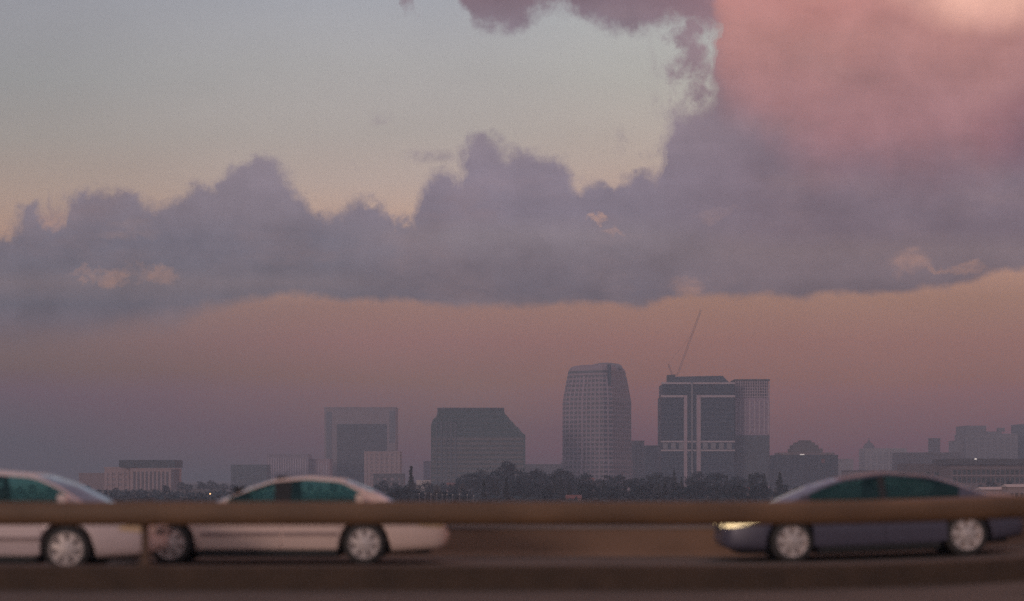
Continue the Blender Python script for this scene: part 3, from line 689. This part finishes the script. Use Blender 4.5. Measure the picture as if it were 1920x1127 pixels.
# right group
D = 1500; e, w, h = block('dark_block', 'dark cube shaped block with rooftop steps, standing right of the grid-topped tower', 1456, 1571, 855, D, 40, M_('navy_stone', (.045,.050,.068)), M_('navy_window', (.035,.04,.058)), step=5)
x = lambda p: X_(p, D)-X_((1456+1571)/2, D); z = lambda p: Z_(p, D)-GZ
b = MB(); b.box(x(1464), x(1566), 3, 36, h+.95, z(848.5)); b.build('setback', M_('setback_rose', (.17,.115,.12)), e)
b = MB()
for k, (a, c, t) in enumerate(((1488,1545,841),(1491,1538,834),(1497,1532,829),(1505,1526,825))): b.box(x(a), x(c), 6+k*2, 32-k*2, z(849)+.01 if k == 0 else [0,z(841),z(834),z(829)][k]+.01, z(t))
b.build('rooftop_crown', M_('crown_stone', (.12,.095,.10)), e)
b = MB(); b.box(x(1500), x(1508), -.5, .3, z(853.2)+.0, z(851.5)); b.build('roof_lamp', lite, e)
b = MB(); b.box(x(1540), x(1546), -.6, -.2, z(868), z(861)); b.build('red_panel', redm, e)
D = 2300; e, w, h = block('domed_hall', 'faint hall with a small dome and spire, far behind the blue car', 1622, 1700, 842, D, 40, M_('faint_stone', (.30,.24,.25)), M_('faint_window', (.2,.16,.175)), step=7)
x = lambda p: X_(p, D)-X_(1661, D); z = lambda p: Z_(p, D)-GZ
b = MB(); b.lathe([(6.8,h+.9),(6.8,z(836)),(6.0,z(834.5)),(4.6,z(831.5)),(2.4,z(829)),(1.4,z(828.5)),(1.3,z(825.5)),(.5,z(824.5)),(.25,z(820))], 20, 'Z', (x(1635), 20, 0)); b.build('dome', M_('dome_stone', (.12,.095,.11)), e, True)
block('flat_block', 'wide flat block above the blue car roof, below the square chimney tower', 1688, 1803, 850, 1900, 40, M_('plum_wall', (.13,.095,.10)), M_('plum_window2', (.10,.075,.085)), step=6)
block('chimney_tower', 'small square tower rising behind the wide flat block', 1746, 1763, 823, 2100, 15, M_('plum_tower', (.11,.085,.10)), None, cat='tower')
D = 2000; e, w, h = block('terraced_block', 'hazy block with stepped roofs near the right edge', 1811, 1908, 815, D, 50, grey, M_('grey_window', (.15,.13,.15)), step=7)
x = lambda p: X_(p, D)-X_((1811+1908)/2, D); z = lambda p: Z_(p, D)-GZ
b = MB(); b.box(x(1811), x(1850), 2, 45, h+.95, z(798)); b.box(x(1850)+.02, x(1880), 4, 40, h+.95, z(809)); b.box(x(1874), x(1886), 4, 12, z(809)+.01, z(802)); b.build('roof_steps', M_('grey_upper', (.17,.145,.165)), e)
block('low_wing', 'low hazy wing left of the terraced block', 1791, 1810, 828, 2010, 30, grey, None)
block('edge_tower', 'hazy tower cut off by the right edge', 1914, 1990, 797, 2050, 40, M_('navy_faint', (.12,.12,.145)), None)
# long arcaded hall
D = 1150; e = empty('arcaded_hall', (X_(1840, D), D, GZ), 'long dark hall with rows of openings, right edge above the blue car boot', 'building')
x = lambda p: X_(p, D)-X_(1840, D); z = lambda p: Z_(p, D)-GZ
b = MB(); b.box(x(1783), x(2050), 0, 40, 0, z(871)); b.build('wall', M_('hall_brown', (.17,.115,.12)), e)
b = MB(); b.box(x(1776), x(2054), -3, 42, z(871), z(860)); b.build('roof', M_('hall_roof', (.075,.065,.075)), e)
for p in (877, 891):
    m_ = MB(); m_.box(x(1783), x(2050), -.8, .02, z(p+1.6), z(p)); m_.build('ledge', M_('ledge_rose', (.26,.19,.20)), e)
for i in range(22):
    for p, q in ((881, 889.5), (895, 905)):
        m_ = MB(); a = 1787+i*9; m_.box(x(a), x(a+5.6), -.4, .03, z(q), z(p)); m_.build('window', M_('hall_window', (.04,.045,.048)), e)
b = MB(); b.box(x(1825), x(1829), -3.4, -3.0, z(862), z(859.4)); b.build('roof_lamp', lite, e)
block('canopy_hall', 'long low hall with a thin flat canopy, left end of the arcaded hall', 1700, 1780, 872, 1180, 30, M_('hall_plum', (.12,.085,.09)), M_('hall_window', (.04,.045,.048)), step=5, fill=.5)
block('low_block', 'very low pale block with thin roof line, right of the dark cube block', 1590, 1690, 884, 1300, 26, M_('low_rose', (.20,.145,.16)), M_('rose_window_dark', (.16,.12,.16)), step=5, roof=M_('plum_stone', (.12,.085,.10)))
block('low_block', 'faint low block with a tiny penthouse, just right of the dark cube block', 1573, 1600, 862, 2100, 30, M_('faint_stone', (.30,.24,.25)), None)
# pale low sheds at the right edge
for (a, b_, t, dd, lab) in ((1842,1886,913,700,'pale flat-roofed shed behind the boot of the blue car'),(1890,1935,908,690,'brighter pale shed with a sloped roof at the right edge')):
    D = dd; e = empty('shed', (X_((a+b_)/2, D), D, GZ), lab, 'shed'); w = X_(b_, D)/1-X_((a+b_)/2, D); hh = Z_(t, D)-GZ
    q = MB(); q.box(-w, w, 0, 9, 0, hh-1.0); q.build('wall', M_('shed_wall', (.30,.21,.20)), e)
    q = MB(); q.v = [(-w-.4,-.5,hh-1.0),(w+.4,-.5,hh-1.0),(w+.4,4.5,hh),(-w-.4,4.5,hh),(-w-.4,9.5,hh-1.0),(w+.4,9.5,hh-1.0)]; q.f = [(0,1,2,3),(3,2,5,4),(0,3,4),(1,5,2),(0,4,5,1)]; q.build('roof', white, e)
    q = MB()
    for i in range(4): q.box(-w*.8+i*w*.42, -w*.8+i*w*.42+w*.22, -.12, .02, .3, hh*.55)
    q.build('doors', dark, e)
# small houses among the trees
for (p, t, dd, m1, lab) in ((1076,928,640,redm,'small red roofed house low in the trees below the rounded tower'),(1106,896,1080,redm,'red roofed house between tree crowns at the foot of the rounded tower'),
                   (1394,914,760,redm,'small brick red house between two dark conifers'),(1170,914,800,grey,'grey roofed house in the gap in the trees right of the rounded tower'),(845,905,1150,redm,'brown red house in front of the stepped tower')):
    D = dd; e = empty('house', (X_(p, D), D, GZ), lab, 'house'); hh = Z_(t, D)-GZ; w = 2.4
    q = MB(); q.box(-w, w, 0, 5, 0, hh-1.2); q.build('wall', M_('house_wall', (.20,.13,.13)), e)
    q = MB(); q.v = [(-w-.3,-.4,hh-1.2),(w+.3,-.4,hh-1.2),(w+.3,2.5,hh),(-w-.3,2.5,hh),(-w-.3,5.4,hh-1.2),(w+.3,5.4,hh-1.2)]; q.f = [(0,1,2,3),(3,2,5,4),(0,3,4),(1,5,2),(0,4,5,1)]; q.build('roof', m1, e)
    q = MB(); q.box(-1.2,-.4,-.06,.02,max(.5,hh-3.4),max(1.5,hh-2.2)); q.box(.4,1.2,-.06,.02,max(.5,hh-3.4),max(1.5,hh-2.2)); q.build('window', dark, e)

# ------------------------------------------------------------------ trees
leaf = mat('foliage', (.010,.026,.038), .8, var=.45, scale=.25); leaf2 = mat('foliage_conifer', (.016,.024,.022), .85, var=.4, scale=.3)
leaf3 = mat('foliage_autumn', (.060,.045,.036), .8, var=.4, scale=.25); bark = mat('bark', (.05,.04,.035), .9)
def leaves(name, pts, size, m, parent):
    V = []; Fc = []
    for c in pts:
        u = rng.normal(size=3); u /= np.linalg.norm(u); w = np.cross(u, rng.normal(size=3)); w /= np.linalg.norm(w); s_ = size*(.6+.8*rng.rand())
        n = len(V); V += [c-u*s_*.5, c+w*s_*.35, c+u*s_*.5, c-w*s_*.35]; Fc.append((n, n+1, n+2, n+3))
    return mesh(name, V, Fc, m, parent)
def broadleaf(H, Wd, m, seed):
    rs = np.random.RandomState(seed); e = empty('tree', (0,0,-500))
    t = MB(); t.tube((0,0,0),(0,0,H*.35),.35,.26); pts = []
    for k in range(7):
        a = rs.rand()*6.28; rr = Wd*.3*(.4+rs.rand()); top = (rr*math.cos(a), rr*math.sin(a), H*(.5+.3*rs.rand())); t.tube((0,0,H*(.22+.14*rs.rand())), top, .16, .05, 6)
    t.build('trunk', bark, e)
    for k in range(26):
        a = rs.rand()*6.28; zz = rs.rand()**.8; rad = Wd*.5*math.sqrt(max(.05, 1-(2*zz-.95)**2*.85))*math.sqrt(rs.rand())
        c = np.array([rad*math.cos(a), rad*math.sin(a), H*(.20+.76*zz)]); cs = H*.075*(.7+.7*rs.rand())
        pts += [c+rs.normal(size=3)*cs*np.array([1,1,.75]) for _ in range(48)]
    leaves('crown', pts, .85, m, e); return e
def conifer(H, Wd, m, seed):
    rs = np.random.RandomState(seed); e = empty('conifer', (0,0,-500)); t = MB(); t.tube((0,0,0),(0,0,H*.95),.28,.04)
    pts = []
    for k in range(34):
        zz = .06+.92*k/33; rad = Wd*.5*(1-zz)**.8*(.75+.4*rs.rand())
        for q in range(max(3, int(9*(1-zz)+2))):
            a = rs.rand()*6.28; t.tube((0,0,H*zz),(rad*.8*math.cos(a),rad*.8*math.sin(a),H*zz-rad*.18),.05,.02,3) if q < 2 else None
            for _ in range(7):
                f = rs.rand()**.7; pts.append(np.array([rad*f*math.cos(a), rad*f*math.sin(a), H*zz-rad*f*.25])+rs.normal(size=3)*.22)
        pts.append(np.array([0,0,H*zz]))
    t.build('trunk', bark, e); leaves('crown', pts, .62, m, e); return e
protoB = [broadleaf(12, 11, leaf, 1), broadleaf(12, 9, leaf, 2), broadleaf(12, 13, leaf, 3), broadleaf(12, 8, leaf3, 4)]
protoC = [conifer(13, 6, leaf2, 5), conifer(13, 4.6, leaf2, 6), conifer(13, 3.4, leaf2, 7)]
used = set()
def plant(px, ytop, D, proto, label, group=None, wide=1.0):
    o = proto if proto.name not in used else copy_tree(proto); used.add(proto.name)
    base_h = 13 if proto in protoC else 12; hh = Z_(ytop, D)-GZ; s_ = hh/base_h
    o.location = (X_(px, D), D, GZ-.05); o.scale = (s_*wide, s_*wide, s_); o.rotation_euler = (0, 0, rng.rand()*6.28)
    tag(o, label, 'tree', group)
plant(771, 874, 820, protoC[2], 'slim pointed conifer standing alone left of the stepped tower', wide=1.0)
plant(1387, 905, 700, protoC[1], 'dark conifer left of the brick red house, under the lattice tower')
plant(1411, 902, 690, protoC[0], 'broad dark conifer right of the brick red house, under the lattice tower', wide=1.0)
plant(1462, 886, 800, protoC[0], 'tall dark conifer at the left corner of the dark cube block', wide=1.25)
plant(1298, 896, 760, protoC[1], 'conifer in front of the pale bands of the glass tower', wide=1.2)
plant(1172, 902, 750, protoC[1], 'conifer below the right corner of the rounded tower', wide=1.1)
plant(1235, 906, 730, protoC[0], 'small conifer between the rounded tower and the glass tower')
plant(953, 868, 900, protoB[0], 'tallest leafy tree, in front of the right half of the stepped tower', wide=1.0)
plant(1432, 898, 780, protoC[2], 'thin conifer between the lattice tower and the dark cube block', wide=1.3)
ORD = 'first second third fourth fifth sixth seventh eighth ninth tenth eleventh twelfth thirteenth fourteenth fifteenth sixteenth seventeenth eighteenth'.split()
def belt_of(x0, x1, n, ylo, yhi, D0, D1, label, group, protos=None):
    for i in range(n):
        px = x0+(x1-x0)*(i+.2+.6*rng.rand())/n; D = D0+(D1-D0)*rng.rand(); yt = ylo+(yhi-ylo)*rng.rand()
        pr = (protos or protoB)[rng.randint(len(protos or protoB))]
        cf = pr in protoC
        plant(px, yt-(5 if cf else 0), D, pr, label.replace('leafy tree', 'pointed conifer' if cf else 'leafy tree').replace(' in ', ', '+ORD[i]+' from left in ', 1) if ' in ' in label else label.replace('tree', 'tree '+ORD[i]+' from left', 1), group, .8+.35*rng.rand())
LB = [protoB[0], protoB[1], protoB[2]]
belt_of(868, 1056, 14, 880, 896, 880, 1000, 'leafy tree in the far row left of the rounded tower', 'far tree row left of the rounded tower', LB)
belt_of(900, 1060, 12, 896, 912, 660, 780, 'leafy tree in the near row below the stepped tower and its right', 'near tree row left of the rounded tower', LB+protoC[:2])
belt_of(1056, 1200, 9, 888, 902, 880, 1000, 'leafy tree in the far row at the foot of the rounded tower', 'far tree row under the rounded tower', LB)
belt_of(1060, 1210, 10, 903, 914, 640, 760, 'leafy tree in the near row at the foot of the rounded tower', 'near tree row under the rounded tower', LB+protoC[:2])
belt_of(1205, 1440, 17, 884, 900, 850, 980, 'leafy tree in the far row at the foot of the glass tower', 'far tree row under the glass tower', LB+protoC[:2])
belt_of(1210, 1440, 16, 900, 914, 640, 760, 'leafy tree in the near row at the foot of the glass tower', 'near tree row under the glass tower', LB+protoC[:2])
belt_of(1440, 1600, 8, 906, 918, 760, 900, 'low leafy tree in front of the dark cube block', 'trees in front of the dark block', protoB)
belt_of(1600, 1900, 12, 902, 914, 900, 1050, 'low leafy tree behind the blue car', 'trees behind the blue car', protoB)
belt_of(330, 440, 9, 901, 909, 1150, 1350, 'pale hazy tree right of the ribbed block', 'hazy trees left of the champagne car', LB)
belt_of(430, 700, 12, 905, 915, 1000, 1200, 'hazy tree behind the windows of the champagne car', 'hazy trees behind the champagne car', LB)
belt_of(700, 870, 12, 900, 912, 850, 1050, 'hazy tree around the slim conifer', 'trees around the slim conifer', LB+[protoB[3]])
belt_of(720, 880, 9, 914, 924, 600, 700, 'low tree behind the row of small lamps', 'low trees behind the lamps', LB+[protoB[3]])
belt_of(-20, 330, 14, 908, 918, 900, 1100, 'hazy tree behind the pearl car', 'trees behind the pearl car', LB)
for p in protoB+protoC:
    if p.name not in used: plant(1500, 900, 850, p, 'extra tree in front of the dark cube block', None)
# scrub filling the ground below the trees
rs = np.random.RandomState(5); pts = []
for i in range(9000):
    D = 560+500*rs.rand()**1.2; px = -60+2040*rs.rand(); pts.append(np.array([X_(px, D), D, GZ+2.6*rs.rand()*(.4+.6*rs.rand())]))
tag(leaves('undergrowth', pts, 2.2, leaf, None), 'dark scrub covering the ground below the trees', 'undergrowth', kind='stuff')
# small lamps
def lamp(px, py, D, m, label, group=None, r=.22, hgt=None):
    e = empty('street_lamp', (X_(px, D), D, GZ), label, 'street lamp', group); zt = Z_(py, D)-GZ
    q = MB(); q.tube((0,0,0),(0,0,zt-.1),.10,.06,8); q.tube((0,0,0),(0,0,.4),.2,.16,8); q.build('post', grey, e)
    q = MB(); q.lathe([(.02,zt+r*1.2),(r*.7,zt+r*.8),(r,zt),(r*.7,zt-r*.8),(.02,zt-r)], 10, 'Z'); q.build('globe', m, e, True)
for i, (px, py) in enumerate([(786,926),(797,925),(808,927),(819,926),(829,928),(838,927),(849,928),(862,927),(876,928),(888,930)]):
    lamp(px, py, 560, mat('lamp_pale_lit', (.30,.26,.26), emit=(1,.82,.74), es=.06), 'small pale lamp, '+ORD[i]+' from left in the row below the stepped tower', 'row of small lamps', .16)
lamp(394, 926, 600, orl, 'single orange lit lamp left of the champagne car', None, .22)

# ------------------------------------------------------------------ haze: one closed box of even air
h = MB(); h.box(-3900, 3900, -3000, 4250, GZ-1, HAZE_TOP)
hm = bpy.data.materials.new('haze_air'); hm.use_nodes = True; n = hm.node_tree; n.nodes.clear()
pv = n.nodes.new('ShaderNodeVolumePrincipled'); pv.inputs['Color'].default_value = (.56,.67,.87,1); pv.inputs['Density'].default_value = HAZE_K; pv.inputs['Anisotropy'].default_value = 0.0
om = n.nodes.new('ShaderNodeOutputMaterial'); n.links.new(pv.outputs[0], om.inputs['Volume'])
ho = h.build('haze', hm); tag(ho, 'mauve evening haze filling the air over the city', 'haze', kind='stuff')
